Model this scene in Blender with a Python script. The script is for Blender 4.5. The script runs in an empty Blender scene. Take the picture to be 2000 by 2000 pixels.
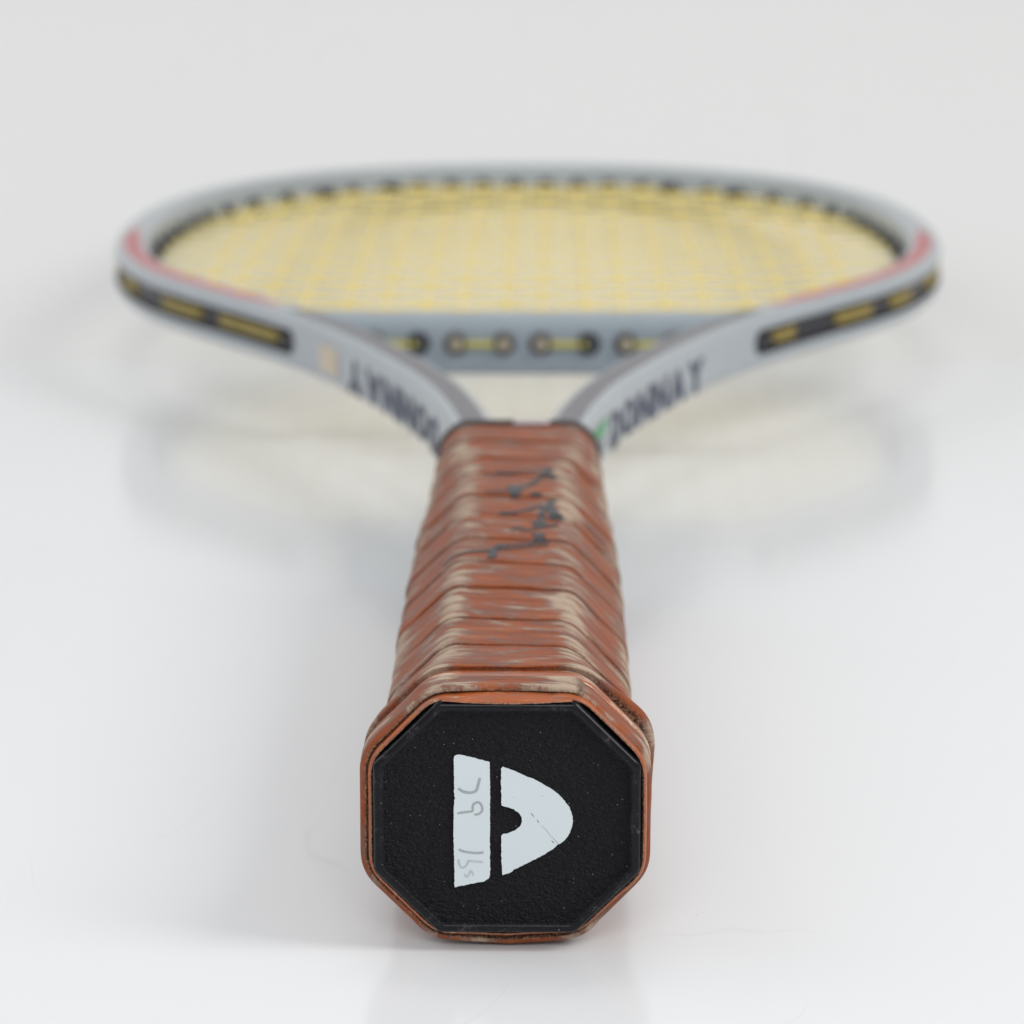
import bpy, bmesh, math, random
from mathutils import Matrix, Vector, noise
from mathutils.bvhtree import BVHTree

random.seed(7)
S = bpy.context.scene
COL = S.collection
MM = 0.001
R = math.radians

# ------------------------------------------------------------------ camera
TILT = R(1.28)            # the butt rests on the table, the head tip on the rising sheet
H0 = 19.75                 # height of the handle axis at the butt, mm
PLACE = Matrix.Translation((0, 0, H0 * MM)) @ Matrix.Rotation(TILT, 4, 'X')
cam_d = bpy.data.cameras.new("camera")
cam = bpy.data.objects.new("camera", cam_d)
COL.objects.link(cam)
cam_d.sensor_width = 36
cam_d.lens = 36 * 6060 / 2000
cam_d.clip_start = 0.01
cam_d.clip_end = 20
cam.location = PLACE @ Vector((0.00071, -0.40895, 0.1395))
cam.rotation_euler = (R(90 - 13.2) + TILT, 0, 0)
cam_d.dof.use_dof = True
cam_d.dof.focus_distance = 0.428
cam_d.dof.aperture_fstop = 27.5
S.camera = cam

# ------------------------------------------------------------------ world, lamps, exposure
W = bpy.data.worlds.new("World")
S.world = W
W.use_nodes = True
bg = W.node_tree.nodes['Background']
bg.inputs[0].default_value = (0.99, 0.99, 0.99, 1)
bg.inputs[1].default_value = 0.515


def area(name, loc, target, sx, sy, power, color=(1, 1, 1)):
    d = bpy.data.lights.new(name, 'AREA')
    d.shape = 'RECTANGLE'
    d.size, d.size_y = sx, sy
    d.energy = power
    d.color = color
    o = bpy.data.objects.new(name, d)
    COL.objects.link(o)
    o.location = loc
    o.rotation_euler = (Vector(target) - Vector(loc)).to_track_quat('-Z', 'Y').to_euler()
    return o


area("key_softbox", (0.85, -0.16, 0.78), (0, 0.12, 0.02), 0.42, 0.56, 6.4, (1.0, 0.985, 0.96))
area("left_softbox", (-1.05, 0.45, 0.75), (0, 0.3, 0.02), 1.0, 1.1, 4.1, (0.96, 0.98, 1.0))
area("overhead_softbox", (0.0, 0.55, 1.35), (0, 0.3, 0), 0.5, 0.25, 1.7, (1, 1, 1))
area("front_softbox", (-0.05, -0.95, 0.75), (0, 0.0, 0.0), 0.7, 0.5, 4.3, (0.93, 0.975, 1.0))

vs = S.view_settings
vs.view_transform = 'Standard'
vs.look = 'None'
vs.exposure = 0.0
vs.gamma = 1.0
S.render.film_transparent = False


# ------------------------------------------------------------------ node helper
class NT:
    def __init__(self, name):
        self.m = bpy.data.materials.new(name)
        self.m.use_nodes = True
        self.t = self.m.node_tree
        self.b = self.t.nodes['Principled BSDF']

    def n(self, typ, ins=None, **kw):
        o = self.t.nodes.new(typ)
        for k, v in kw.items():
            setattr(o, k, v)
        for k, v in (ins or {}).items():
            if isinstance(v, bpy.types.NodeSocket):
                self.t.links.new(v, o.inputs[k])
            else:
                o.inputs[k].default_value = v
        return o

    def set(self, k, v):
        if isinstance(v, bpy.types.NodeSocket):
            self.t.links.new(v, self.b.inputs[k])
        else:
            self.b.inputs[k].default_value = v

    def math(self, op, a, b=0.0, c=0.0, clamp=False):
        o = self.n('ShaderNodeMath', {0: a, 1: b, 2: c}, operation=op)
        o.use_clamp = clamp
        return o.outputs[0]

    def mix(self, f, a, b, blend='MIX'):
        o = self.n('ShaderNodeMix', data_type='RGBA', blend_type=blend)
        for i, v in ((0, f), (6, a), (7, b)):
            if isinstance(v, bpy.types.NodeSocket):
                self.t.links.new(v, o.inputs[i])
            else:
                o.inputs[i].default_value = v if i == 0 else (*v, 1)
        return o.outputs[2]

    def step(self, v, lo, hi):
        o = self.n('ShaderNodeMapRange', {0: v, 1: lo, 2: hi, 3: 0.0, 4: 1.0}, interpolation_type='SMOOTHSTEP')
        return o.outputs[0]

    def noise(self, vec, scale, detail=3.0, rough=0.55, dim='3D'):
        o = self.n('ShaderNodeTexNoise', {'Vector': vec, 'Scale': scale, 'Detail': detail, 'Roughness': rough})
        return o.outputs['Fac']

    def mapping(self, vec, scale=(1, 1, 1), loc=(0, 0, 0), rot=(0, 0, 0)):
        return self.n('ShaderNodeMapping', {'Vector': vec, 'Scale': scale, 'Location': loc, 'Rotation': rot}).outputs[0]

    def bump(self, h, strength, dist, normal=None):
        ins = {'Height': h, 'Strength': strength, 'Distance': dist}
        if normal is not None:
            ins['Normal'] = normal
        return self.n('ShaderNodeBump', ins).outputs[0]


def simple(name, col, rough=0.5, spec=0.5, metal=0.0, var=0.06, bump=0.0, bscale=900, coat=0.0):
    t = NT(name)
    tc = t.n('ShaderNodeTexCoord').outputs['Object']
    f = t.noise(tc, 180, 4)
    dark = tuple(c * (1 - var * 2) for c in col)
    t.set('Base Color', t.mix(f, dark, tuple(min(1, c * (1 + var)) for c in col)))
    t.set('Roughness', rough)
    t.set('Specular IOR Level', spec)
    t.set('Metallic', metal)
    t.set('Coat Weight', coat)
    if bump:
        t.set('Normal', t.bump(t.noise(tc, bscale, 3), bump, 0.0002))
    return t.m


# white glossy sheet with faint hairline scratches and specks
def sheet_material(name, col):
    t = NT(name)
    tc = t.n('ShaderNodeTexCoord').outputs['Object']
    big = t.noise(tc, 3.0, 3)
    base = t.mix(big, tuple(c * .985 for c in col), tuple(c * 1.01 for c in col))
    scr = None
    for k, (rot, sc, thr) in enumerate([(0.2, 18, .0032), (1.9, 22, .0030), (-0.7, 15, .0026), (1.2, 34, .0040), (0.5, 48, .005)]):
        mp = t.mapping(tc, (sc, sc * .35, 1), (k * 3.1, k * 1.7, 0), (0, 0, rot))
        nz = t.n('ShaderNodeTexNoise', {'Vector': mp, 'Scale': 1.0, 'Detail': 1.5, 'Roughness': .5}).outputs['Fac']
        line = t.math('SUBTRACT', 1.0, t.step(t.math('ABSOLUTE', t.math('SUBTRACT', nz, .5)), 0.0, thr))
        gate = t.step(t.noise(t.mapping(tc, (14, 14, 1), (k * 5.3, 2, 0)), 1.0, 2), .56, .64)
        l = t.math('MULTIPLY', line, gate)
        scr = l if scr is None else t.math('MAXIMUM', scr, l)
    vor = t.n('ShaderNodeTexVoronoi', {'Vector': tc, 'Scale': 70.0}, feature='F1')
    spk = t.math('SUBTRACT', 1.0, t.step(vor.outputs['Distance'], .012, .03))
    sel = t.n('ShaderNodeSeparateColor', {0: vor.outputs['Color']}).outputs[0]
    spk = t.math('MULTIPLY', spk, t.step(sel, .8, .82))
    mark = t.math('ADD', t.math('MULTIPLY', scr, .085), t.math('MULTIPLY', spk, .4), clamp=True)
    t.set('Base Color', t.mix(mark, base, (0.35, 0.34, 0.33)))
    t.set('Roughness', t.math('ADD', .16, t.math('MULTIPLY', scr, .1)))
    t.set('IOR', 1.37)
    t.set('Normal', t.bump(t.noise(t.mapping(tc, (1, .25, 1)), 60, 2), .02, .001))
    return t.m


def leather_material(name, glossy=False, seedv=0.0):
    t = NT(name)
    uv = t.n('ShaderNodeUVMap', uv_map='leather_uv').outputs[0]
    wear = t.n('ShaderNodeAttribute', attribute_name='wear').outputs['Fac']
    raw = t.n('ShaderNodeAttribute', attribute_name='raw').outputs['Fac']
    rnd = t.n('ShaderNodeObjectInfo').outputs['Random']
    off = t.n('ShaderNodeCombineXYZ', {0: t.math('MULTIPLY', rnd, 91.7), 1: t.math('MULTIPLY', rnd, 53.1), 2: seedv}).outputs[0]
    vec = t.n('ShaderNodeVectorMath', {0: uv, 1: off}, operation='ADD').outputs[0]
    # long streaks run along the strip, so they are stretched across it
    st1 = t.noise(t.mapping(vec, (.10, .42, 1)), 1.0, 4, .6)
    st2 = t.noise(t.mapping(vec, (.30, 2.4, 1), (7, 3, 0)), 1.0, 4, .6)
    cloud = t.noise(t.mapping(vec, (.16, .22, 1), (1, 9, 0)), 1.0, 4, .6)
    fine = t.noise(t.mapping(vec, (4, 4, 1)), 1.0, 3, .7)
    if glossy:
        c = t.mix(st1, (0.30, 0.066, 0.016), (0.46, 0.115, 0.026))
        c = t.mix(t.math('MULTIPLY', t.step(cloud, .45, .62), .7), c, (0.26, 0.10, 0.055))
        ww = t.math('ADD', t.math('MULTIPLY', wear, .4), t.math('ADD', t.math('MULTIPLY', t.math('SUBTRACT', st1, .5), 2.0), t.math('MULTIPLY', t.math('SUBTRACT', st2, .5), 1.2)))
        c = t.mix(t.math('MULTIPLY', t.step(ww, .22, .40), min(1.0, .5 + seedv * .07)), c, (0.56, 0.44, 0.32))
        t.set('Roughness', .2)
        t.set('Specular IOR Level', .5)
    else:
        c = t.mix(t.step(st1, .3, .7), (0.235, 0.058, 0.022), (0.375, 0.106, 0.038))
        s1 = t.math('SUBTRACT', st1, .5)
        s2 = t.math('SUBTRACT', st2, .5)
        cl = t.math('SUBTRACT', cloud, .5)
        br = t.math('ADD', t.math('MULTIPLY', cl, 2.2), t.math('ADD', t.math('MULTIPLY', s2, .35), t.math('MULTIPLY', wear, .22)))
        c = t.mix(t.math('MULTIPLY', t.step(br, -.12, .30), .85), c, (0.20, 0.098, 0.074))
        w = t.math('ADD', t.math('MULTIPLY', s1, 2.0), t.math('ADD', t.math('MULTIPLY', s2, .9), t.math('MULTIPLY', cl, 1.9)))
        w = t.math('ADD', t.math('ADD', t.math('MULTIPLY', wear, t.math('ADD', .26, t.math('MULTIPLY', rnd, .34))), w), t.math('MULTIPLY', t.math('SUBTRACT', fine, .5), .45))
        halo = t.step(w, .12, .44)
        c = t.mix(t.math('MULTIPLY', halo, .62), c, (0.27, 0.17, 0.135))
        core = t.step(w, .28, .68)
        c = t.mix(t.math('MULTIPLY', core, .82), c, (0.53, 0.42, 0.31))
        t.set('Roughness', t.math('ADD', .46, t.math('MULTIPLY', core, .25)))
        t.set('Specular IOR Level', .16)
    tco = t.n('ShaderNodeTexCoord').outputs['Object']
    fib = t.noise(tco, 2600, 3, .7)
    fuzz = t.mix(t.step(fib, .40, .66), (0.035, 0.023, 0.017), (0.36, 0.25, 0.17))
    c = t.mix(raw, c, fuzz)
    t.set('Base Color', c)
    h = t.math('ADD', t.math('MULTIPLY', st2, .6), t.math('MULTIPLY', t.noise(t.mapping(vec, (5, 7, 1)), 1.0, 2), .5))
    t.set('Normal', t.bump(h, .8 if not glossy else .25, .0004))
    return t.m


def cap_material():
    t = NT("black_pebbled_plastic")
    tc = t.n('ShaderNodeTexCoord').outputs['Object']
    face = t.n('ShaderNodeAttribute', attribute_name='pebble').outputs['Fac']
    v = t.mapping(tc, (1700, 1700, 2500), (0, 0, 0), (0, R(12), 0))
    n1 = t.noise(v, 1.0, 2.5, .6)
    n2 = t.noise(tc, 5200, 2, .6)
    h = t.math('ADD', n1, t.math('MULTIPLY', n2, .25))
    vor = t.n('ShaderNodeTexVoronoi', {'Vector': tc, 'Scale': 1500.0}, feature='F1')
    spk = t.math('SUBTRACT', 1.0, t.step(vor.outputs['Distance'], .06, .13))
    sel = t.n('ShaderNodeSeparateColor', {0: vor.outputs['Color']}).outputs[0]
    dens = t.noise(tc, 160, 2)
    spk = t.math('MULTIPLY', spk, t.step(t.math('ADD', sel, t.math('MULTIPLY', t.math('SUBTRACT', dens, .5), .5)), .86, .92))
    dust = t.math('MULTIPLY', t.step(t.noise(tc, 260, 5, .7), .62, .9), .06)
    scuff = t.math('MULTIPLY', t.math('SUBTRACT', 1.0, face), t.math('MULTIPLY', t.step(t.noise(tc, 330, 5, .7), .5, .72), t.step(t.noise(tc, 1900, 3, .7), .42, .62)))
    dust = t.math('ADD', dust, t.math('MULTIPLY', scuff, .13))
    c = t.mix(t.math('ADD', t.math('MULTIPLY', spk, .8), dust, clamp=True), (0.004, 0.004, 0.0065), (0.50, 0.50, 0.50))
    t.set('Base Color', c)
    t.set('Roughness', t.math('SUBTRACT', .40, t.math('MULTIPLY', t.math('SUBTRACT', 1.0, face), .14)))
    t.set('Specular IOR Level', .24)
    t.set('Normal', t.bump(h, t.math('MULTIPLY', face, 1.0), .0014))
    return t.m


M_sheet = sheet_material("white_sheet", (0.775, 0.785, 0.80))
M_wall = sheet_material("white_backdrop", (0.768, 0.768, 0.765))
M_leather = leather_material("worn_tan_leather")
M_leather_new = leather_material("glossy_orange_leather", True)
M_leather_ring = leather_material("orange_inner_leather", True, 3.0)
M_leather_band = leather_material("half_worn_leather", True, 6.0)
M_cap = cap_material()
M_logo = simple("pale_grey_print", (0.68, 0.74, 0.765), .5, .35, var=.02)
M_pencil = simple("pencil_grey", (0.40, 0.435, 0.45), .5, .3, var=.1)
M_pencil_lt = simple("light_pencil_grey", (0.53, 0.575, 0.60), .5, .3, var=.1)
M_frame = simple("silver_grey_paint", (0.37, 0.405, 0.43), .34, .5, var=.04, coat=.25)
M_bridge = simple("shaded_grey_paint", (0.29, 0.335, 0.375), .36, .5, var=.04)  # frame grey made darker: the bridge's shading is put into its colour
M_dark = simple("dark_grey_paint", (0.155, 0.150, 0.165), .4, .45, var=.05)
M_red = simple("red_paint", (0.47, 0.125, 0.135), .38, .45, var=.05)
M_ink = simple("navy_lettering", (0.05, 0.055, 0.10), .45, .4, var=.08)
M_black = simple("black_nylon", (0.012, 0.012, 0.018), .4, .5, var=.1)
M_string = simple("yellow_string", (0.92, 0.74, 0.22), .42, .5, var=.08)
M_string_shaded = simple("shaded_yellow_string", (0.48, 0.42, 0.10), .5, .4, var=.1)  # string yellow darkened, shade on the bridge loops painted into the colour
M_string_groove_shade = simple("groove_shaded_yellow_string", (0.38, 0.29, 0.075), .45, .45, var=.12)  # darker string yellow that carries the recess shade of the outer groove
M_tube = simple("tan_nylon", (0.46, 0.40, 0.30), .4, .5, var=.1)
M_grommet = simple("brown_grey_nylon", (0.085, 0.075, 0.070), .35, .5, var=.1)
M_sig = simple("black_marker_ink", (0.018, 0.020, 0.026), .45, .5, var=.1)
M_collar = simple("dark_rubber", (0.060, 0.048, 0.045), .55, .35, var=.15)
M_green = simple("green_print", (0.06, 0.33, 0.12), .45, .4)
M_cream = simple("cream_print", (0.60, 0.51, 0.40), .5, .4)
M_pale = simple("pale_pink_print", (0.50, 0.44, 0.45), .5, .4)


# ------------------------------------------------------------------ object helper
def mk(name, verts, faces, mat, parent=None, smooth=True, sharp=None, uvs=None, attrs=None, local=None):
    me = bpy.data.meshes.new(name)
    me.from_pydata([(x * MM, y * MM, z * MM) for x, y, z in verts], [], faces)
    me.materials.append(mat)
    if uvs:
        l = me.uv_layers.new(name='leather_uv')
        for lp in me.loops:
            l.data[lp.index].uv = uvs[lp.vertex_index]
    for k, vals in (attrs or {}).items():
        a = me.attributes.new(k, 'FLOAT', 'POINT')
        a.data.foreach_set('value', vals)
    me.update()
    if smooth:
        me.shade_smooth()
        if sharp:
            me.set_sharp_from_angle(angle=R(sharp))
    o = bpy.data.objects.new(name, me)
    COL.objects.link(o)
    if parent:
        o.parent = parent
    return o


def fix(o):
    bm = bmesh.new()
    bm.from_mesh(o.data)
    bmesh.ops.recalc_face_normals(bm, faces=bm.faces)
    bm.to_mesh(o.data)
    bm.free()
    return o


def tube(path, rad, n=8, closed_ends=True):
    """path: list of Vectors (mm); rad: number or list"""
    V, F = [], []
    L = len(path)
    up0 = Vector((0, 0, 1))
    for i, p in enumerate(path):
        a = path[max(0, i - 1)]
        b = path[min(L - 1, i + 1)]
        t = (b - a).normalized()
        u = up0 if abs(t.dot(up0)) < .95 else Vector((1, 0, 0))
        s = t.cross(u).normalized()
        w = s.cross(t)
        r = rad[i] if isinstance(rad, (list, tuple)) else rad
        for k in range(n):
            q = 2 * math.pi * k / n
            c = p + s * (math.cos(q) * r) + w * (math.sin(q) * r)
            V.append(tuple(c))
    for i in range(L - 1):
        for k in range(n):
            k2 = (k + 1) % n
            F.append((i * n + k, i * n + k2, (i + 1) * n + k2, (i + 1) * n + k))
    if closed_ends:
        F.append(tuple(range(n))[::-1])
        F.append(tuple((L - 1) * n + k for k in range(n)))
    return V, F


def nz(x, y=0.0, z=0.0):
    return noise.noise(Vector((x, y, z)))


def lerp_table(tab, y):
    if y <= tab[0][0]:
        return tab[0][1:]
    for a, b in zip(tab, tab[1:]):
        if y <= b[0]:
            f = (y - a[0]) / (b[0] - a[0])
            f = f * f * (3 - 2 * f)
            return tuple(p + (q - p) * f for p, q in zip(a[1:], b[1:]))
    return tab[-1][1:]


# ------------------------------------------------------------------ the setting: glossy white sheet, flat then sweeping up
def strip_mesh(prof, x0, x1, nx):
    V = [(x0 + (x1 - x0) * i / nx, y, z) for y, z in prof for i in range(nx + 1)]
    F = []
    for j in range(len(prof) - 1):
        for i in range(nx):
            a = j * (nx + 1) + i
            F.append((a, a + 1, a + nx + 2, a + nx + 1))
    return V, F


YF, RC = 520.0, 594.0
prof = [(-900 + k * (YF + 900) / 12, 0.0) for k in range(13)]
o = mk("tabletop", *strip_mesh(prof, -1500, 1500, 10), M_sheet)
o['kind'] = 'structure'
arc = [(YF + RC * math.sin(a), RC * (1 - math.cos(a))) for a in [R(78) * k / 200 for k in range(201)]]
dy, dz = math.cos(R(78)), math.sin(R(78))
for k in range(1, 7):
    arc.append((arc[200][0] + dy * 250 * k, arc[200][1] + dz * 250 * k))
o = mk("backdrop", *strip_mesh(arc, -1500, 1500, 10), M_wall)
o['kind'] = 'structure'

# ------------------------------------------------------------------ the racket
root = bpy.data.objects.new("tennis_racket", None)
COL.objects.link(root)
root.empty_display_size = .05
root.matrix_world = PLACE @ Matrix.Rotation(R(-.60), 4, 'Z')
root['label'] = 'old tennis racket with worn tan leather grip, black butt cap, silver-grey head and yellow strings'
root['category'] = 'tennis racket'

# ---- handle cross-sections
MP = 208


def octagon(hw, hh, c, r):
    """clockwise as the camera sees it, from bottom centre; rounded corners, resampled"""
    pts = [(-hw + c, -hh), (-hw, -hh + c), (-hw, hh - c), (-hw + c, hh), (hw - c, hh), (hw, hh - c), (hw, -hh + c), (hw - c, -hh)]
    d = r * math.tan(R(22.5))
    poly = [(0.0, -hh)]
    n = len(pts)
    for i, p in enumerate(pts):
        a, b = pts[i - 1], pts[(i + 1) % n]
        va = Vector((a[0] - p[0], a[1] - p[1])).normalized() * d
        vb = Vector((b[0] - p[0], b[1] - p[1])).normalized() * d
        A, B = Vector(p) + va, Vector(p) + vb
        for k in range(7):
            t = k / 6
            q = A * (1 - t) ** 2 + Vector(p) * (2 * t * (1 - t)) + B * t * t
            poly.append((q.x, q.y))
    poly.append((0.0, -hh))
    L = [0.0]
    for a, b in zip(poly, poly[1:]):
        L.append(L[-1] + math.hypot(b[0] - a[0], b[1] - a[1]))
    tot = L[-1]
    out = []
    j = 0
    for i in range(MP + 1):
        s = tot * i / MP
        while j < len(L) - 2 and L[j + 1] < s:
            j += 1
        f = (s - L[j]) / max(1e-9, L[j + 1] - L[j])
        out.append((poly[j][0] + (poly[j + 1][0] - poly[j][0]) * f, poly[j][1] + (poly[j + 1][1] - poly[j][1]) * f))
    nor = []
    for i in range(MP + 1):
        a = out[i - 1] if i > 0 else out[MP - 1]
        b = out[i + 1] if i < MP else out[1]
        t = Vector((b[0] - a[0], b[1] - a[1])).normalized()
        nor.append((-t.y, t.x))
    corners = pts
    return out, nor, corners, tot


#        Y    hw    hh    c     r
SECT = [(0, 20.5, 18.45, 9.7, 7.0), (9, 20.6, 18.5, 9.7, 7.0), (15, 19.8, 17.9, 9.4, 7.0), (24, 18.5, 16.8, 9.0, 6.0),
        (34, 18.0, 16.1, 8.8, 5.0), (70, 18.25, 16.0, 8.8, 5.0), (105, 18.0, 15.9, 8.8, 5.2), (146, 17.6, 15.5, 8.2, 5.0),
        (153, 16.9, 15.4, 7.6, 5.2), (185, 16.2, 14.8, 4.8, 6.0), (206, 15.6, 14.2, 3.6, 6.0)]
_cache = {}


def section(y):
    k = round(y * 4)
    if k not in _cache:
        _cache[k] = octagon(*lerp_table(SECT, k / 4))
    return _cache[k]


bvh_v, bvh_f = [], []


def leather_band(name, mat, front, rear, rows, off_fn, kidx, p0=0.0, p1=1.0, wearamt=1.0, label=None, collect=True, extra=None, endp=None, rawf=lambda p: 1.0):
    """rows: list of (w, dy, off, raw); w across the strip 0..1"""
    V, F, UV, WE, RA = [], [], [], [], []
    i0, i1 = int(round(p0 * MP)), int(round(p1 * MP))
    nr = len(rows)
    for i in range(i0, i1 + 1):
        p = i / MP
        yf, yr = front(p), rear(p)
        for w, dyy, of, raw in rows:
            y = yf + (yr - yf) * w + dyy
            P, N, C, tot = section(y)
            e = off_fn(p, w, of)
            x, z = P[i][0] + N[i][0] * e, P[i][1] + N[i][1] * e
            V.append((x, y, z))
            UV.append((p * tot, y - yf + kidx * 31.0 + (p * 8)))
            d = min(math.hypot(x - c[0], z - c[1]) for c in C)
            WE.append(wearamt * math.exp(-(d / 3.2) ** 2) + (extra(p, w) if extra else 0))
            RA.append(max(raw * rawf(p), .75 if (endp and abs(p - endp) < .9 / MP) else 0))
    for i in range(i1 - i0):
        for j in range(nr - 1):
            a = i * nr + j
            F.append((a, a + nr, a + nr + 1, a + 1))
    if collect:
        b = len(bvh_v)
        bvh_v.extend(V)
        bvh_f.extend(tuple(b + q for q in f) for f in F)
    o = mk(name, V, F, mat, root, True, 50, UV, {'wear': WE, 'raw': RA})
    if label:
        o['label'] = label
    return o


PITCH = 17.2
SEAMS = [12.6, 30.2, 46.2, 64.8, 81.3, 98.0, 115.8, 131.0, 149.6, 164.8, 183.0, 201.0]


def seam(k):
    base = SEAMS[k]

    def f(p):
        if k == 0:     # edge beside the end rings, square to the handle; lifted on the upper right
            lift = math.exp(-((p - .665) / .055) ** 2)
            return base + 1.4 * (p - .5) + .35 * nz(p * 6, 3) + 1.5 * lift
        if k == len(SEAMS) - 1:
            return base
        y = base + PITCH * .95 * (.5 - p) + .95 * nz(p * 6, k * 5.1) + .45 * nz(p * 17, k * 2.7)
        if k == 1:
            y = max(y, seam(0)(p) + 8.5 - (p - .5) * 6)
        if k == len(SEAMS) - 2:
            y = min(y, SEAMS[-1] - 5)
        return y
    return f


for k in range(len(SEAMS) - 1):
    lip0 = [.50, .44, .30, .40, .26, .42, .34, .40, .24, .36, .28][k]

    def off_fn(p, w, of, k=k, lip0=lip0):
        lip = lip0 * (1 + .9 * nz(p * 5, k * 9.0, 2.0))
        if k == 0:
            lip += .75 * math.exp(-((p - .665) / .05) ** 2) * max(0.0, 1 - w * 3)
        wav = .10 * nz(p * 9, w * 2.2, k * 3.3) + .05 * nz(p * 30, w * 5, k * 1.7)
        fold = .12 * math.exp(-((w - .52 - .1 * nz(p * 3, k)) / .035) ** 2) * (1 if k in (1, 2, 4, 5, 8) else 0)
        return of * lip + (wav - fold if of > -.5 else 0) + (-.7 if of < -.5 else 0)
    rows = [(0, .35, -1, 1), (0, .12, -.1, 1), (0, -.0, .25, .55), (0, .04, .6, .1), (0, .18, .86, 0), (0, .42, .98, 0), (0, .9, .99, 0)]
    rows += [(w, 0, (1 - w) ** .8, 0) for w in [.08 + .92 * q / 22 for q in range(23)][:-1]]
    rows += [(1, -.15, .0, 0), (1, .5, -.3, 0)]
    lab = 'first leather turn, its raw edge lifted at the upper right' if k == 0 else None
    leather_band("leather_turn", M_leather, seam(k), seam(k + 1), rows, off_fn, k, label=lab,
                 rawf=(lambda p: .25 + .75 * math.exp(-((p - .665) / .06) ** 2)) if k == 0 else (lambda p: .5))


# end rings at the butt: fresh orange inner layer, outer ring with its cut end, narrow ring behind
def flat_rows(n, thick_in):
    r = [(0, .55, -thick_in - .1, 1), (0, .18, -thick_in + .08, .9), (0, 0, -thick_in * .8, .7), (0, .0, -thick_in * .6, .2), (0, .06, -thick_in * .35, 0), (0, .22, -.16, 0), (0, .5, -.03, 0), (0, .95, 0, 0)]
    r += [(q / n, 0, 0, 0) for q in range(2, n)]
    r += [(1, -.35, -.02, 0), (1, -.12, -.12, .1), (1, 0, -.35, .3), (1, 0, -.7, .6)]
    return r


P_END = .5 + 9.7 / 123


def ringA(p, w, of):
    e = of + .08 * nz(p * 8, w * 2, 41)
    if p > P_END:
        e -= .5 * min(1.0, (p - P_END) * 400) * max(0.0, min(1.0, (.95 - p) * 8))
    if abs(p - .5) < .075:
        e += .10 * math.cos((p - .5) / .075 * math.pi / 2) * (1 - w)
    q = min(p, 1 - p)
    e += 1.05 * max(0.0, 1 - q / .105) ** .8 * (1 - .3 * w)
    return e


def frontA(p):
    return 2.1 + .35 * nz(p * 7, 77) + .3 * math.exp(-((p - .49) / .05) ** 2)


leather_band("leather_ring", M_leather, frontA, lambda p: 7.4 + .3 * nz(p * 5, 12), flat_rows(9, 1.1), ringA, 20, wearamt=.9, endp=P_END,
             extra=lambda p, w: .02 + .5 * nz(p * 13, w * 2, 3) + .8 * math.exp(-((p - P_END + .022) / .022) ** 2) * (1 if p < P_END else 0) + .3 * math.exp(-((p - .49) / .05) ** 2),
             label='outer leather end ring with its cut end showing at the upper right')
leather_band("leather_ring", M_leather_ring, lambda p: .9 + .3 * nz(p * 9, 31), lambda p: 5.5, flat_rows(5, .62),
             lambda p, w, of: of - 1.18 + .10 * nz(p * 14, 3, 7) + .12 * (1 if .55 < p < .85 else 0) + .55 * max(0.0, 1 - min(p, 1 - p) / .10), 22, wearamt=.3,
             label='bright orange inner leather layer around the butt cap')
leather_band("leather_ring", M_leather_band, lambda p: 7.6 + .3 * nz(p * 5, 12), lambda p: 14.6, flat_rows(7, 1.0),
             lambda p, w, of: of - .42 + .10 * nz(p * 7, w, 55) - .15 * w, 23, wearamt=.85,
             label='narrow leather ring behind the outer end ring')

# sagging flap of the fresh layer over the top flat of the cap
V, F, UV = [], [], []
for i in range(41):
    f = i / 40
    x = -9.0 + 18.0 * f
    sag = math.sin(math.pi * f) ** 1.3
    skew = .25 * math.sin(f * 9)
    zt, zb = 16.95 + (.42 + .1 * skew) * sag ** .7, 16.80 - (.40 + .10 * skew) * sag + .05 * nz(f * 8, 4)
    for (yy, zz) in ((3.2, zt + .15), (1.4, zt + .1), (.55, zt * .55 + zb * .45 + .14 * sag), (.12, zt * .3 + zb * .7 + .1 * sag), (-.10, zb + .06), (.3, zb - .06)):
        V.append((x, yy, zz))
        UV.append((x, zz * 3 + yy))
for i in range(40):
    for j in range(5):
        a = i * 6 + j
        F.append((a, a + 1, a + 7, a + 6))
o = mk("leather_flap", V, F, M_leather_new, root, True, 60, UV, {'wear': [0.0] * len(V), 'raw': [0.75 if k % 6 >= 4 else 0.0 for k in range(len(V))]})
o['label'] = 'sagging strip of bright orange leather above the butt cap'

# black pallet end inside the rings, seen in the gap
P, N, C, tot = octagon(19.2, 17.2, 9.2, 2.0)
V = [(x, 4.5, z) for x, z in P[:-1]] + [(x, 20, z) for x, z in P[:-1]]
F = [tuple(range(MP))] + [(i, (i + 1) % MP, MP + (i + 1) % MP, MP + i) for i in range(MP)]
mk("handle_core", V, F, M_collar, root, False)

# ---- butt cap
cap_rings = [  # (inset from outline, Y, pebble)
    (0, 7.0, 0), (0, .75, 0), (.12, .42, 0), (.38, .16, 0), (.62, .06, 0), (1.05, .02, 0), (1.2, .10, .1), (1.38, .30, .6), (1.7, .36, 1), (3.5, .36, 1)]
V, F, PB = [], [], []


def cap_outline(ins):
    hw, hh, c = 18.6 - ins, 16.87 - ins, max(.5, 9.05 - ins * .586)
    P, N, C, tot = octagon(hw, hh, c, max(.2, 1.1 - ins * .3))
    return P[:-1]


for ins, y, pb in cap_rings:
    for x, z in cap_outline(ins):
        V.append((x, y, z - .17))
        PB.append(float(pb))
for j in range(len(cap_rings) - 1):
    for i in range(MP):
        i2 = (i + 1) % MP
        F.append((j * MP + i, (j + 1) * MP + i, (j + 1) * MP + i2, j * MP + i2))
F.append(tuple((len(cap_rings) - 1) * MP + i for i in range(MP))[::-1])
cap = fix(mk("butt_cap", V, F, M_cap, root, True, 40, None, {'pebble': PB}))


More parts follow.
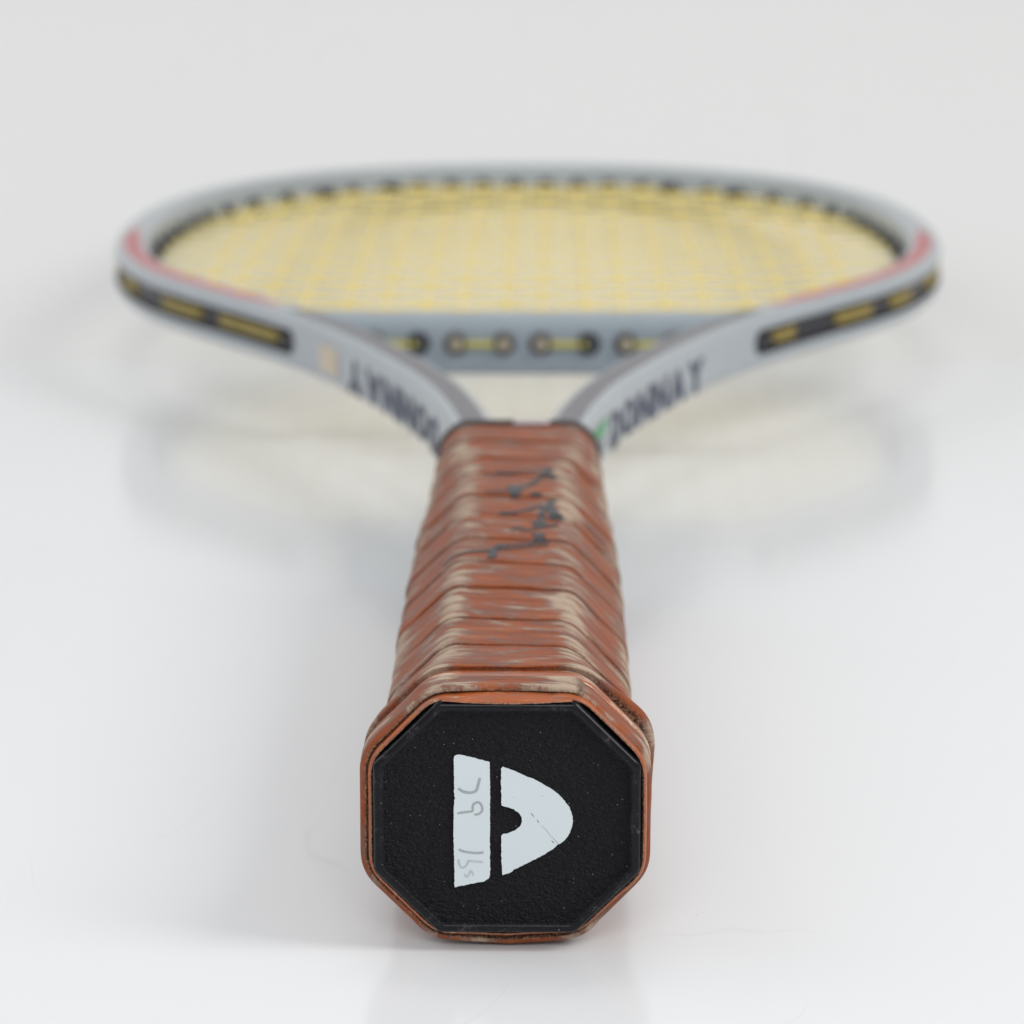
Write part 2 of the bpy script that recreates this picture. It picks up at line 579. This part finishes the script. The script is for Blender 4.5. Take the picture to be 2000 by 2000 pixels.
# print on the cap, traced in mm (x right, z up)
def cz(px, py):
    sx, sy = 850 + px * .15528, 1440 + py * .15528
    h = (256944 - (sy - 1000) * 430) / (5900 - (sy - 1000) * .2284)
    return ((sx - 990) * (430 - h * .2284) / 6060, h)


def densify(poly, step, jit, seed):
    out = []
    n = len(poly)
    for i in range(n):
        a, b = poly[i], poly[(i + 1) % n]
        d = math.hypot(b[0] - a[0], b[1] - a[1])
        m = max(1, int(d / step))
        for k in range(m):
            f = k / m
            x, z = a[0] + (b[0] - a[0]) * f, a[1] + (b[1] - a[1]) * f
            out.append((x + jit * nz(x * 3.1, z * 3.1, seed), z + jit * nz(x * 3.1, z * 3.1, seed + 9)))
    return out


def prism(name, poly, y0, y1, mat, parent, bev=.03):
    n = len(poly)
    cx, cy = sum(p[0] for p in poly) / n, sum(p[1] for p in poly) / n
    V = [(x, y0, z) for x, z in poly] + [(x, y1, z) for x, z in poly]
    me_f = [(i, (i + 1) % n, n + (i + 1) % n, n + i) for i in range(n)] + [tuple(range(n, 2 * n))]
    o = mk(name, V, me_f, mat, parent, False)
    bm = bmesh.new()
    bm.from_mesh(o.data)
    big = [f for f in bm.faces if len(f.verts) > 4]
    bmesh.ops.triangulate(bm, faces=big)
    bmesh.ops.recalc_face_normals(bm, faces=bm.faces)
    bm.to_mesh(o.data)
    bm.free()
    return o


bar = [(232, 265), (240, 242), (265, 228), (300, 225), (350, 232), (500, 270), (600, 296), (670, 310), (686, 325), (690, 700), (688, 1300),
       (690, 1735), (675, 1780), (640, 1800), (610, 1822), (500, 1842), (400, 1862), (300, 1882), (250, 1897), (243, 1870), (236, 1500), (228, 1200), (236, 800), (252, 775), (236, 740), (238, 500)]
arch = [(828, 405), (850, 375), (920, 400), (1000, 430), (1100, 475), (1200, 515), (1300, 560), (1400, 620), (1480, 665), (1550, 722), (1600, 770), (1660, 845), (1700, 910),
        (1722, 980), (1730, 1050), (1725, 1110), (1705, 1180), (1670, 1250), (1620, 1305), (1565, 1345), (1540, 1350), (1500, 1395), (1440, 1435), (1300, 1515), (1200, 1568), (1090, 1622), (1000, 1665), (930, 1718),
        (845, 1738), (836, 1600), (832, 1400), (830, 1250), (850, 1228), (910, 1215), (1000, 1180), (1060, 1130), (1085, 1090), (1094, 1050), (1085, 1010), (1050, 955), (990, 912), (940, 893), (870, 877), (832, 862), (828, 600)]
lb = prism("logo_bar", densify([cz(*p) for p in bar], .22, .10, 1), .40, .26, M_logo, cap)
la = prism("logo_arch", densify([cz(*p) for p in arch], .22, .10, 5), .40, .26, M_logo, cap)


def stroke_flat(pts, wid, y):
    """ribbon on the cap face"""
    q = [Vector(cz(*p)) for p in pts]
    d = []
    for a, b in zip(q, q[1:]):
        m = max(1, int((b - a).length / .25))
        d += [a.lerp(b, k / m) for k in range(m)]
    d.append(q[-1])
    V, F = [], []
    for i, p in enumerate(d):
        t = (d[min(i + 1, len(d) - 1)] - d[max(i - 1, 0)]).normalized()
        n = Vector((-t.y, t.x)) * wid * (.5 + .12 * nz(i * .7, wid * 9)) * (1 if 0 < i < len(d) - 1 else .5)
        V += [(p.x - n.x, y, p.y - n.y), (p.x + n.x, y, p.y + n.y)]
    for i in range(len(d) - 1):
        F.append((2 * i, 2 * i + 1, 2 * i + 3, 2 * i + 2))
    return V, F


def curve(pts, n=6):
    p = [Vector(a) for a in pts]
    p = [2 * p[0] - p[1]] + p + [2 * p[-1] - p[-2]]
    o = []
    for i in range(1, len(p) - 2):
        a, b, c, d = p[i - 1:i + 3]
        for k in range(n):
            t = k / n
            o.append(.5 * ((2 * b) + (c - a) * t + (2 * a - 5 * b + 4 * c - d) * t * t + (3 * b - a - 3 * c + d) * t ** 3))
    o.append(p[-2])
    return [tuple(v) for v in o]


for name, strokes, wid, mat in [
    ("pencil_digit", [[(562, 515), (548, 570), (530, 640), (515, 675), (490, 692), (440, 703), (370, 695), (320, 672), (290, 648)]], .40, M_pencil),
    ("pencil_digit", [[(278, 966), (330, 955), (400, 945), (475, 937)], [(475, 937), (470, 890), (480, 850), (520, 825), (560, 832), (588, 880), (588, 930), (560, 962), (520, 978), (490, 974)]], .34, M_pencil),
    ("pencil_letter", [[(295, 1415), (340, 1438), (450, 1458), (540, 1462), (610, 1453)]], .36, M_pencil),
    ("pencil_letter", [[(602, 1577), (500, 1568), (412, 1560)], [(295, 1540), (296, 1590), (318, 1635), (350, 1648), (388, 1620), (410, 1580), (408, 1555)]], .34, M_pencil_lt),
    ("pencil_letter", [[(480, 1748), (462, 1700), (440, 1690), (430, 1715), (412, 1752), (392, 1758), (362, 1728)]], .32, M_pencil_lt)]:
    V, F = [], []
    for s in strokes:
        v, f = stroke_flat(curve(s), wid, .245)
        b = len(V)
        V += v
        F += [tuple(b + i for i in q) for q in f]
    mk(name, V, F, mat, lb, False)
V, F = [], []
for a, b in [((1205, 955), (1245, 1010)), ((1278, 1040), (1305, 1080)), ((1335, 1115), (1352, 1128)), ((1360, 1135), (1380, 1155)), ((1392, 1160), (1412, 1190)), ((1415, 1198), (1438, 1222)), ((1445, 1232), (1458, 1250)),
             ((1462, 1255), (1478, 1262)), ((1480, 1268), (1500, 1290)), ((1500, 1290), (1548, 1345)), ((1463, 1300), (1498, 1338)), ((1340, 730), (1350, 746)), ((985, 760), (992, 770))]:
    v, f = stroke_flat([a, b], .09 if a[0] != 1500 else .05, .245)
    k = len(V)
    V += v
    F += [tuple(k + i for i in q) for q in f]
o = mk("print_crack", V, F, M_cap, la, False, attrs={'pebble': [0.0] * len(V)})

# ---- collar at the top of the grip
V, F = [], []
crow = [(-.3, -.5), (0, .55), (.4, .8), (2.4, .75), (3.2, .4), (3.6, -2.0), (3.6, -6.5)]
P, N, C, tot = octagon(*lerp_table(SECT, 201))
for dyy, e in crow:
    for i in range(MP):
        V.append((P[i][0] + N[i][0] * e, 201 + dyy, P[i][1] + N[i][1] * e))
for j in range(len(crow) - 1):
    for i in range(MP):
        F.append((j * MP + i, j * MP + (i + 1) % MP, (j + 1) * MP + (i + 1) % MP, (j + 1) * MP + i))
F.append(tuple((len(crow) - 1) * MP + i for i in range(MP)))
mk("grip_collar", V, F, M_collar, root, True, 50)
mk("tape_scrap", [(-1.0, 200.9, 15.2), (6.2, 200.7, 15.2), (6.0, 202.9, 15.24), (-.8, 202.8, 15.24), (-1, 200.6, 14.7), (6.2, 200.4, 14.7)],
   [(0, 1, 2, 3), (4, 5, 1, 0)], M_pale, root, False)

# ---- signature in black marker on the leather, dropped onto the surface
BV = BVHTree.FromPolygons([Vector(v) for v in bvh_v], bvh_f)
import_cam = Vector((.71, -408.95, 139.5))


def trace(px, py):
    """traced point -> a spot on the grip (mm)"""
    sx, sy = 780 + px / 4.293, 800 + py / 4.293
    th = R(13.2)
    d = Vector((0, math.cos(th), -math.sin(th))) * 6060 + Vector((0, -math.sin(th), -math.cos(th))) * (sy - 1000) + Vector((1, 0, 0)) * (sx - 1000)
    rz = Matrix.Rotation(R(.60), 3, 'Z')
    hit = BV.ray_cast(rz @ import_cam, (rz @ d).normalized())
    return hit[0]


sig = [([(375, 1315), (400, 1285), (450, 1245), (520, 1212), (600, 1195), (720, 1190), (800, 1172), (870, 1152)], 0.48), ([(815, 1175), (840, 1140), (870, 1140), (850, 1160), (860, 1150)], 0.62),
       ([(800, 1180), (780, 1215), (765, 1245), (790, 1230)], 0.62), ([(870, 1168), (1000, 1160), (1100, 1150), (1250, 1138)], 0.48),
       ([(1110, 1052), (1160, 1045), (1200, 1048), (1160, 1070), (1180, 1090), (1230, 1115), (1180, 1100), (1130, 1112), (1200, 1120)], 0.62),
       ([(940, 1012), (1000, 990), (1030, 1012)], 0.48), ([(1045, 1022), (1100, 1010), (1180, 990), (1205, 945), (1130, 948), (1185, 985), (1330, 968)], 0.54),
       ([(840, 885), (920, 880)], 0.62), ([(900, 882), (1000, 860), (1100, 835), (1220, 805)], 0.48), ([(1240, 775), (1300, 768), (1260, 800), (1295, 850), (1350, 920), (1275, 915), (1290, 870), (1240, 830)], 0.59),
       ([(1105, 715), (1190, 713)], 0.62), ([(720, 692), (800, 690), (920, 682)], 0.57), ([(920, 682), (1000, 650), (1080, 640), (1150, 602)], 0.59), ([(930, 645), (955, 700), (975, 742), (1000, 665), (930, 650)], 0.62),
       ([(1225, 805), (1195, 880), (1185, 950)], .5), ([(1240, 520), (1180, 570), (1120, 610)], .5), ([(1160, 1110), (1060, 1130), (880, 1140)], .5),
       ([(1190, 490), (1270, 505), (1225, 535), (1265, 560), (1290, 585)], 0.62), ([(760, 552), (950, 528), (1190, 512)], 0.48), ([(1560, 960), (1610, 1020), (1650, 1062), (1720, 1130)], 0.52)]
V, F = [], []
for pts, wid in sig:
    d = [h for h in (trace(*p) for p in curve(pts, 7)) if h is not None]
    if len(d) < 2:
        continue
    dd = []
    for a, b in zip(d, d[1:]):
        m = max(1, int((b - a).length / .6))
        dd += [a.lerp(b, k / m) for k in range(m)]
    dd.append(d[-1])
    b0 = len(V)
    for i, p in enumerate(dd):
        t = (dd[min(i + 1, len(dd) - 1)] - dd[max(i - 1, 0)])
        if t.length < 1e-6:
            t = Vector((1, 0, 0))
        n = Vector((-t.y, t.x, 0)).normalized() * wid * 1.0
        row = []
        for s in (-1, 0, 1):
            q = p + n * s
            hit = BV.ray_cast(Vector((q.x * 1.6, q.y, 60)), Vector((-q.x * .6, 0, q.z - 60)).normalized())
            hp = (hit[0] + hit[1] * .16 * (1 if hit[1].z > 0 else -1)) if hit[0] is not None else q
            V.append(tuple(hp))
    for i in range(len(dd) - 1):
        a = b0 + 3 * i
        F += [(a, a + 1, a + 4, a + 3), (a + 1, a + 2, a + 5, a + 4)]
o = mk("ink_signature", V, F, M_sig, root, False)
o['label'] = 'handwritten signature in black marker on the leather'

# ------------------------------------------------------------------ frame
CP = [(9.3, 196), (9.5, 216), (10.5, 244), (17.0, 280), (25.8, 309), (37, 339), (49, 366), (62, 388), (77, 411), (91, 432), (103.5, 455),
      (112.8, 482), (118.3, 512), (120, 546), (117.8, 580), (111, 616), (96.5, 650), (75, 676), (49, 693), (24, 700.3), (0, 702)]
half = [Vector((a, b)) for a, b in curve(CP, 12)]
path = half + [Vector((-p.x, p.y)) for p in half[-2::-1]]
cum = [0.0]
for a, b in zip(path, path[1:]):
    cum.append(cum[-1] + (b - a).length)
LEN = cum[-1]


def at(s):
    s = min(max(s, 0), LEN)
    lo, hi = 0, len(cum) - 1
    while hi - lo > 1:
        m = (lo + hi) // 2
        if cum[m] <= s:
            lo = m
        else:
            hi = m
    f = (s - cum[lo]) / (cum[hi] - cum[lo])
    p = path[lo].lerp(path[hi], f)
    a = path[max(lo - 1, 0)].lerp(path[max(hi - 1, 0)], f)
    b = path[min(lo + 1, len(path) - 1)].lerp(path[min(hi + 1, len(path) - 1)], f)
    t = (b - a).normalized()
    return p, t, Vector((t.y, -t.x))       # outward normal


def s_of_y(y):          # right arm / lower right of hoop
    lo, hi = 0.0, LEN * .4
    for _ in range(40):
        m = (lo + hi) / 2
        if at(m)[0].y < y:
            lo = m
        else:
            hi = m
    return lo


HB = 7.0
SG = s_of_y(376)        # groove start


def groove(s):
    d = min(s, LEN - s) - SG
    return max(0.0, min(1.0, d / 2.2))


def profile(g):
    gd = 2.2 * g
    zz = 3.3 * (.35 + .65 * g)
    outer = [(2.75, HB), (3.6, HB - .2), (4.5, HB - 1.0), (5.0, HB - 2.2), (5.1, zz + .25), (5.1 - .15 * g, zz), (5.1 - gd, zz - .2), (5.1 - gd, 0), (5.1 - gd, -zz + .2), (5.1 - .15 * g, -zz), (5.1, -zz - .25), (5.0, -HB + 2.2), (4.5, -HB + 1.0), (3.6, -HB + .2), (2.75, -HB)]
    inner = [(-2.75, -HB), (-3.6, -HB + .2), (-4.5, -HB + 1.0), (-5.0, -HB + 2.2), (-5.1, 0), (-5.0, HB - 2.2), (-4.5, HB - 1.0), (-3.6, HB - .2), (-2.75, HB)]
    return outer + inner


NS = 560
ss = sorted(set([LEN * i / NS for i in range(NS + 1)] + [SG + q * .25 for q in range(0, 11)] + [LEN - SG - q * .25 for q in range(0, 11)]))
V, F = [], []
npf = len(profile(0))
for s in ss:
    p, t, n = at(s)
    for a, z in profile(groove(s)):
        q = p + n * a
        V.append((q.x, q.y, z))
for i in range(len(ss) - 1):
    for k in range(npf):
        k2 = (k + 1) % npf
        F.append((i * npf + k, i * npf + k2, (i + 1) * npf + k2, (i + 1) * npf + k))
F += [tuple(range(npf)), tuple((len(ss) - 1) * npf + k for k in range(npf))]
frame = fix(mk("frame", V, F, M_frame, root, True, 32))


# bridge across the throat
BY = 379.4
V, F = [], []
nb = 60
for i in range(nb + 1):
    x = -59 + 118 * i / nb
    yc = BY + .9 * (x / 55) ** 2
    flare = 2.6 * max(0, (abs(x) - 42) / 14) ** 2
    for a, z in [(a, z) for a, z in profile(0)]:
        yy = -a
        V.append((x, yc + (yy if yy < 0 else yy + flare), z if z > 0 else z * (1 + .2 * max(0.0, min(1.0, (52 - abs(x)) / 8)))))
for i in range(nb):
    for k in range(npf):
        k2 = (k + 1) % npf
        F.append((i * npf + k, i * npf + k2, (i + 1) * npf + k2, (i + 1) * npf + k))
bridge = fix(mk("throat_bridge", V, F, M_bridge, root, True, 32))


def top_stripe(name, s0, s1, mat, hw_, label=None):
    V, F = [], []
    n = max(4, int(abs(s1 - s0) / 2.5))
    for i in range(n + 1):
        s = s0 + (s1 - s0) * i / n
        p, t, nn = at(s)
        taper = min(1, .25 + i / 9, .25 + (n - i) / 9)
        for a, z in ((-hw_ * taper - .25, HB - .1), (-hw_ * taper, HB + .06), (hw_ * taper, HB + .06), (hw_ * taper + .25, HB - .1)):
            q = p + nn * a
            V.append((q.x, q.y, z))
    for i in range(n):
        for k in range(3):
            a = i * 4 + k
            F.append((a, a + 1, a + 5, a + 4))
    o = fix(mk(name, V, F, mat, frame, False))
    if label:
        o['label'] = label
    return o


S391, S535 = s_of_y(391), s_of_y(535)
top_stripe("top_stripe", 3, S391 - 4, M_dark, 2.6, 'dark grey stripe along the right throat arm')
top_stripe("top_stripe", LEN - 3, LEN - S391 + 4, M_dark, 2.6, 'dark grey stripe along the left throat arm')
top_stripe("red_stripe", S391, S535, M_red, 2.35, 'red stripe on the right shoulder of the head')
top_stripe("red_stripe", LEN - S391, LEN - S535, M_red, 2.35, 'red stripe on the left shoulder of the head')


# lettering on the outer faces of the throat arms
def text_mesh(txt, size):
    cu = bpy.data.curves.new("lettering", 'FONT')
    cu.body = txt
    cu.size = size
    cu.offset = size * .042
    cu.resolution_u = 3
    cu.space_character = 1.06
    o = bpy.data.objects.new("lettering", cu)
    COL.objects.link(o)
    bpy.context.view_layer.update()
    me = bpy.data.meshes.new_from_object(o.evaluated_get(bpy.context.evaluated_depsgraph_get()))
    vs_ = [tuple(v.co) for v in me.vertices]
    fs = [tuple(p.vertices) for p in me.polygons]
    bpy.data.objects.remove(o)
    bpy.data.meshes.remove(me)
    bpy.data.curves.remove(cu)
    return vs_, fs


def arm_pt(side, s, z, out=5.32):
    p, t, n = at(s)
    q = p + n * out
    return (q.x * side, q.y, z)


def arm_text(txt, side, sa, sb, z0, z1, turned=False):
    for ch_i, ch in enumerate(txt):
        v, f = text_mesh(ch, 10)
        if turned:
            v = [(-a, -b, c) for a, b, c in v]
        x0, x1 = min(a[0] for a in v), max(a[0] for a in v)
        y0, y1 = min(a[1] for a in v), max(a[1] for a in v)
        n = len(txt)
        ca, cb = sa + (sb - sa) * (ch_i + .07) / n, sa + (sb - sa) * (ch_i + .93) / n
        V = [arm_pt(side, ca + (cb - ca) * (a[0] - x0) / (x1 - x0), z0 + (z1 - z0) * (a[1] - y0) / (y1 - y0)) for a in v]
        mk("letter", V, f, M_ink, frame, False)


s1, s2 = s_of_y(270), s_of_y(346)
arm_text("DONNAY", 1, s1, s2, -5.9, 2.7)
s3, s4 = s_of_y(344), s_of_y(262)
arm_text("YANNOD", -1, s3, s4, -5.9, 2.5, True)


def arm_patch(name, side, pts, mat, label=None, out=5.3):
    V = []
    F = []
    # pts: 4 corners (s,z), bilinear grid
    n = 6
    for i in range(n + 1):
        for j in range(2):
            f = i / n
            a = [pts[0][k] + (pts[1][k] - pts[0][k]) * f for k in (0, 1)]
            b = [pts[3][k] + (pts[2][k] - pts[3][k]) * f for k in (0, 1)]
            c = [a[k] + (b[k] - a[k]) * j for k in (0, 1)]
            V.append(arm_pt(side, c[0], c[1], out))
    for i in range(n):
        F.append((2 * i, 2 * i + 2, 2 * i + 3, 2 * i + 1))
    o = mk(name, V, F, mat, frame, False)
    if label:
        o['label'] = label
    return o


q = s_of_y(243)
arm_patch("emblem_stripe", 1, [(q - 8, .5), (q + 18, .5), (q + 24, 3.3), (q - 8, 3.6)], M_green, 'green stripe of the emblem beside the grip')
arm_patch("emblem_field", 1, [(q - 8, -3.4), (q + 9, -2.8), (q + 14, .8), (q - 8, .9)], M_pale, 'pale field of the emblem beside the grip')
arm_patch("emblem_edge", 1, [(q + 2, -5.4), (q + 13, -5.0), (q + 18, .4), (q + 12, -1.2)], M_ink, 'dark edge of the emblem beside the grip')
a, b = s_of_y(349), s_of_y(363)
arm_patch("badge", -1, [(b - 2, -3.8), (a, -3.8), (a, 3.0), (b - 2, 3.0)], M_cream, 'square cream badge on the left throat arm')


# grommet strip lining the groove
def strip(s0, s1, name):
    V, F = [], []
    n = int((s1 - s0) / 2.5)
    pr = [(5.05, 3.25), (4.9, 3.05), (3.3, 2.9), (3.3, -2.9), (4.9, -3.05), (5.05, -3.25)]
    for i in range(n + 1):
        s = s0 + (s1 - s0) * i / n
        p, t, nn = at(s)
        e = min(1, .25 + min(i, n - i) * .4)
        for a, z in pr:
            q = p + nn * a
            V.append((q.x, q.y, z * e))
    for i in range(n):
        for k in range(5):
            a = i * 6 + k
            F.append((a, a + 1, a + 7, a + 6))
    return mk(name, V, F, M_black, root, True, 30)


strip(SG + 2.2, LEN - SG - 2.2, "grommet_strip")

# ------------------------------------------------------------------ strings
inner_pts = []
for i in range(0, 1200):
    s = LEN * i / 1199
    p, t, n = at(s)
    inner_pts.append((p, s))


def hoop_y(x, top=True):
    best = None
    for (a, sa), (b, sb) in zip(inner_pts, inner_pts[1:]):
        if (a.x - x) * (b.x - x) <= 0 and abs(a.x - b.x) > 1e-9:
            f = (x - a.x) / (b.x - a.x)
            y = a.y + (b.y - a.y) * f
            if y < 385:
                continue
            if best is None or (y > best[0] if top else y < best[0]):
                best = (y, sa + (sb - sa) * f)
    return best


def hoop_x(y, side):
    for (a, sa), (b, sb) in zip(inner_pts, inner_pts[1:]):
        if (a.y - y) * (b.y - y) <= 0 and abs(a.y - b.y) > 1e-9 and (a.x + b.x) * side > 0:
            f = (y - a.y) / (b.y - a.y)
            return a.x + (b.x - a.x) * f, sa + (sb - sa) * f


XT = [-94, -84, -73.5, -62.5, -51, -39.5, -28, -16.8, -5.6, 5.6, 16.8, 28, 39.5, 51, 62.5, 73.5, 84, 94]
XB = [-91, -82, -71.5, -61, -48.8, -38.5, -27.2, -17.6, -5.3, 4.2, 16.4, 25.9, 38.2, 48.8, 61, 71.5, 82, 91]
holes = []      # (s, kind)
mains = []
for xt, xb in zip(XT, XB):
    yt, st_ = hoop_y(xt, True)
    if abs(xb) < 53:
        yb = BY - 4.6 + .9 * (xb / 55) ** 2
        sb = None
    else:
        yb, sb = hoop_y(xb, False)
        holes.append((sb, 'm'))
    holes.append((st_, 'm'))
    mains.append((xb, yb, xt, yt))
cross_y = [400 + i * (288.0 / 19) + random.uniform(-.9, .9) for i in range(20)]


def main_x(k, y):
    xb, yb, xt, yt = mains[k]
    return xb + (xt - xb) * (y - yb) / (yt - yb)


SR = .58
for k, (xb, yb, xt, yt) in enumerate(mains):
    pts = [Vector((xb, yb, 0))]
    for j, cy in enumerate(cross_y):
        if yb + 6 < cy < yt - 6:
            pts.append(Vector((main_x(k, cy), cy, .33 * (1 if (j + k) % 2 else -1))))
    pts.append(Vector((xt, yt, 0)))
    v, f = tube(pts, SR, 8)
    mk("main_string", v, f, M_string, root)
for j, cy in enumerate(cross_y):
    xl, sl = hoop_x(cy, -1)
    xr, sr = hoop_x(cy, 1)
    holes += [(sl, 'c'), (sr, 'c')]
    pts = [Vector((xl, cy, 0))]
    for k in range(18):
        x = main_x(k, cy)
        if xl + 6 < x < xr - 6:
            z = .62 * (-1 if (j + k) % 2 else 1)
            pts += [Vector((x - 2.6, cy, z * .3)), Vector((x, cy, z)), Vector((x + 2.6, cy, z * .3))]
    pts.append(Vector((xr, cy, 0)))
    v, f = tube(pts, SR, 8)
    mk("cross_string", v, f, M_string, root)


# grommet barrels on the inside of the hoop: one mesh shared by all
def barrel(prof_, n=12):
    V, F = [], []
    for y, r in prof_:
        for k in range(n):
            q = 2 * math.pi * k / n
            V.append((r * math.cos(q), y, r * math.sin(q)))
    for j in range(len(prof_) - 1):
        for k in range(n):
            F.append((j * n + k, j * n + (k + 1) % n, (j + 1) * n + (k + 1) % n, (j + 1) * n + k))
    return V, F


v, f = barrel([(0, 2.6), (.5, 2.6), (.7, 2.0), (2.8, 1.8), (3.2, 1.4), (3.1, .72), (-1, .7)])
proto = mk("grommet", v, f, M_black, root, True, 40)
bpy.context.view_layer.update()
first = True
for s, kind in holes:
    p, t, n = at(s)
    if kind == 'm':
        dirv = Vector((0, -1 if p.y > 540 else 1))
    else:
        dirv = Vector((-1 if p.x > 0 else 1, 0))
    # the barrel points along the string; it starts on the inner face
    base = p - n * 4.9
    # slide the base along the string line
    off = (base - p)
    tt = off.dot(-n) / max(.25, dirv.dot(-n))
    b = p + dirv * tt
    o = proto if first else proto.copy()
    if not first:
        COL.objects.link(o)
        o.parent = root
    first = False
    o.location = (b.x * MM, b.y * MM, 0)
    o.rotation_euler = (0, 0, math.atan2(-dirv.x, dirv.y))

v, f = barrel([(.6, 3.1), (-.7, 3.05), (-1.3, 2.8), (-2.0, 2.5), (-2.3, 2.1), (-2.2, 1.75), (-1.2, 1.5)], 20)
vt, ft = barrel([(-1.0, 1.5), (-2.0, 1.45), (-2.7, 1.15), (-3.0, .7), (-3.05, .35), (-2.4, .2)], 16)
first = None
for k, xb in enumerate(XB):
    if abs(xb) < 53:
        o = mk("bridge_grommet", v, f, M_grommet if k not in (6, 10) else M_black, root, True, 40) if (first is None or k in (6, 10)) else first.copy()
        if first is not None and k not in (6, 10):
            COL.objects.link(o)
        if first is None:
            first = o
        o.parent = root
        o.location = (xb * MM, (BY - 5.05 + .9 * (xb / 55) ** 2) * MM, 0)
        if k not in (6, 10):
            mk("grommet_tube", vt, ft, M_tube, o, True, 40)

# string loops on the front of the bridge and in the outer groove
for a, b in [(-38.5, -27.2), (-17.6, -5.3), (4.2, 16.4), (25.9, 38.2)]:
    y = BY - 6.3
    v, f = tube([Vector((a, y + 2.0, 0)), Vector((a + 1.0, y + .2, 0)), Vector((a + 1.8, y, 0)), Vector((b - 1.8, y, 0)), Vector((b - 1.0, y + .2, 0)), Vector((b, y + 2.0, 0))], .85, 8)
    mk("string_loop", v, f, M_string_shaded, root)
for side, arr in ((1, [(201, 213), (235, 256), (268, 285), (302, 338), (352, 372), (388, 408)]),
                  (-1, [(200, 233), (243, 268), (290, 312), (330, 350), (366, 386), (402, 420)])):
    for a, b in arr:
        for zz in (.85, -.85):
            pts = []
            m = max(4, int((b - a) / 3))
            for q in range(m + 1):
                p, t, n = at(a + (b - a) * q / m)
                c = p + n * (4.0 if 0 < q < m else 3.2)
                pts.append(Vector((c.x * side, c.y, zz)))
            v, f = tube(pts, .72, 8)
            mk("string_loop", v, f, M_string_groove_shade, root)
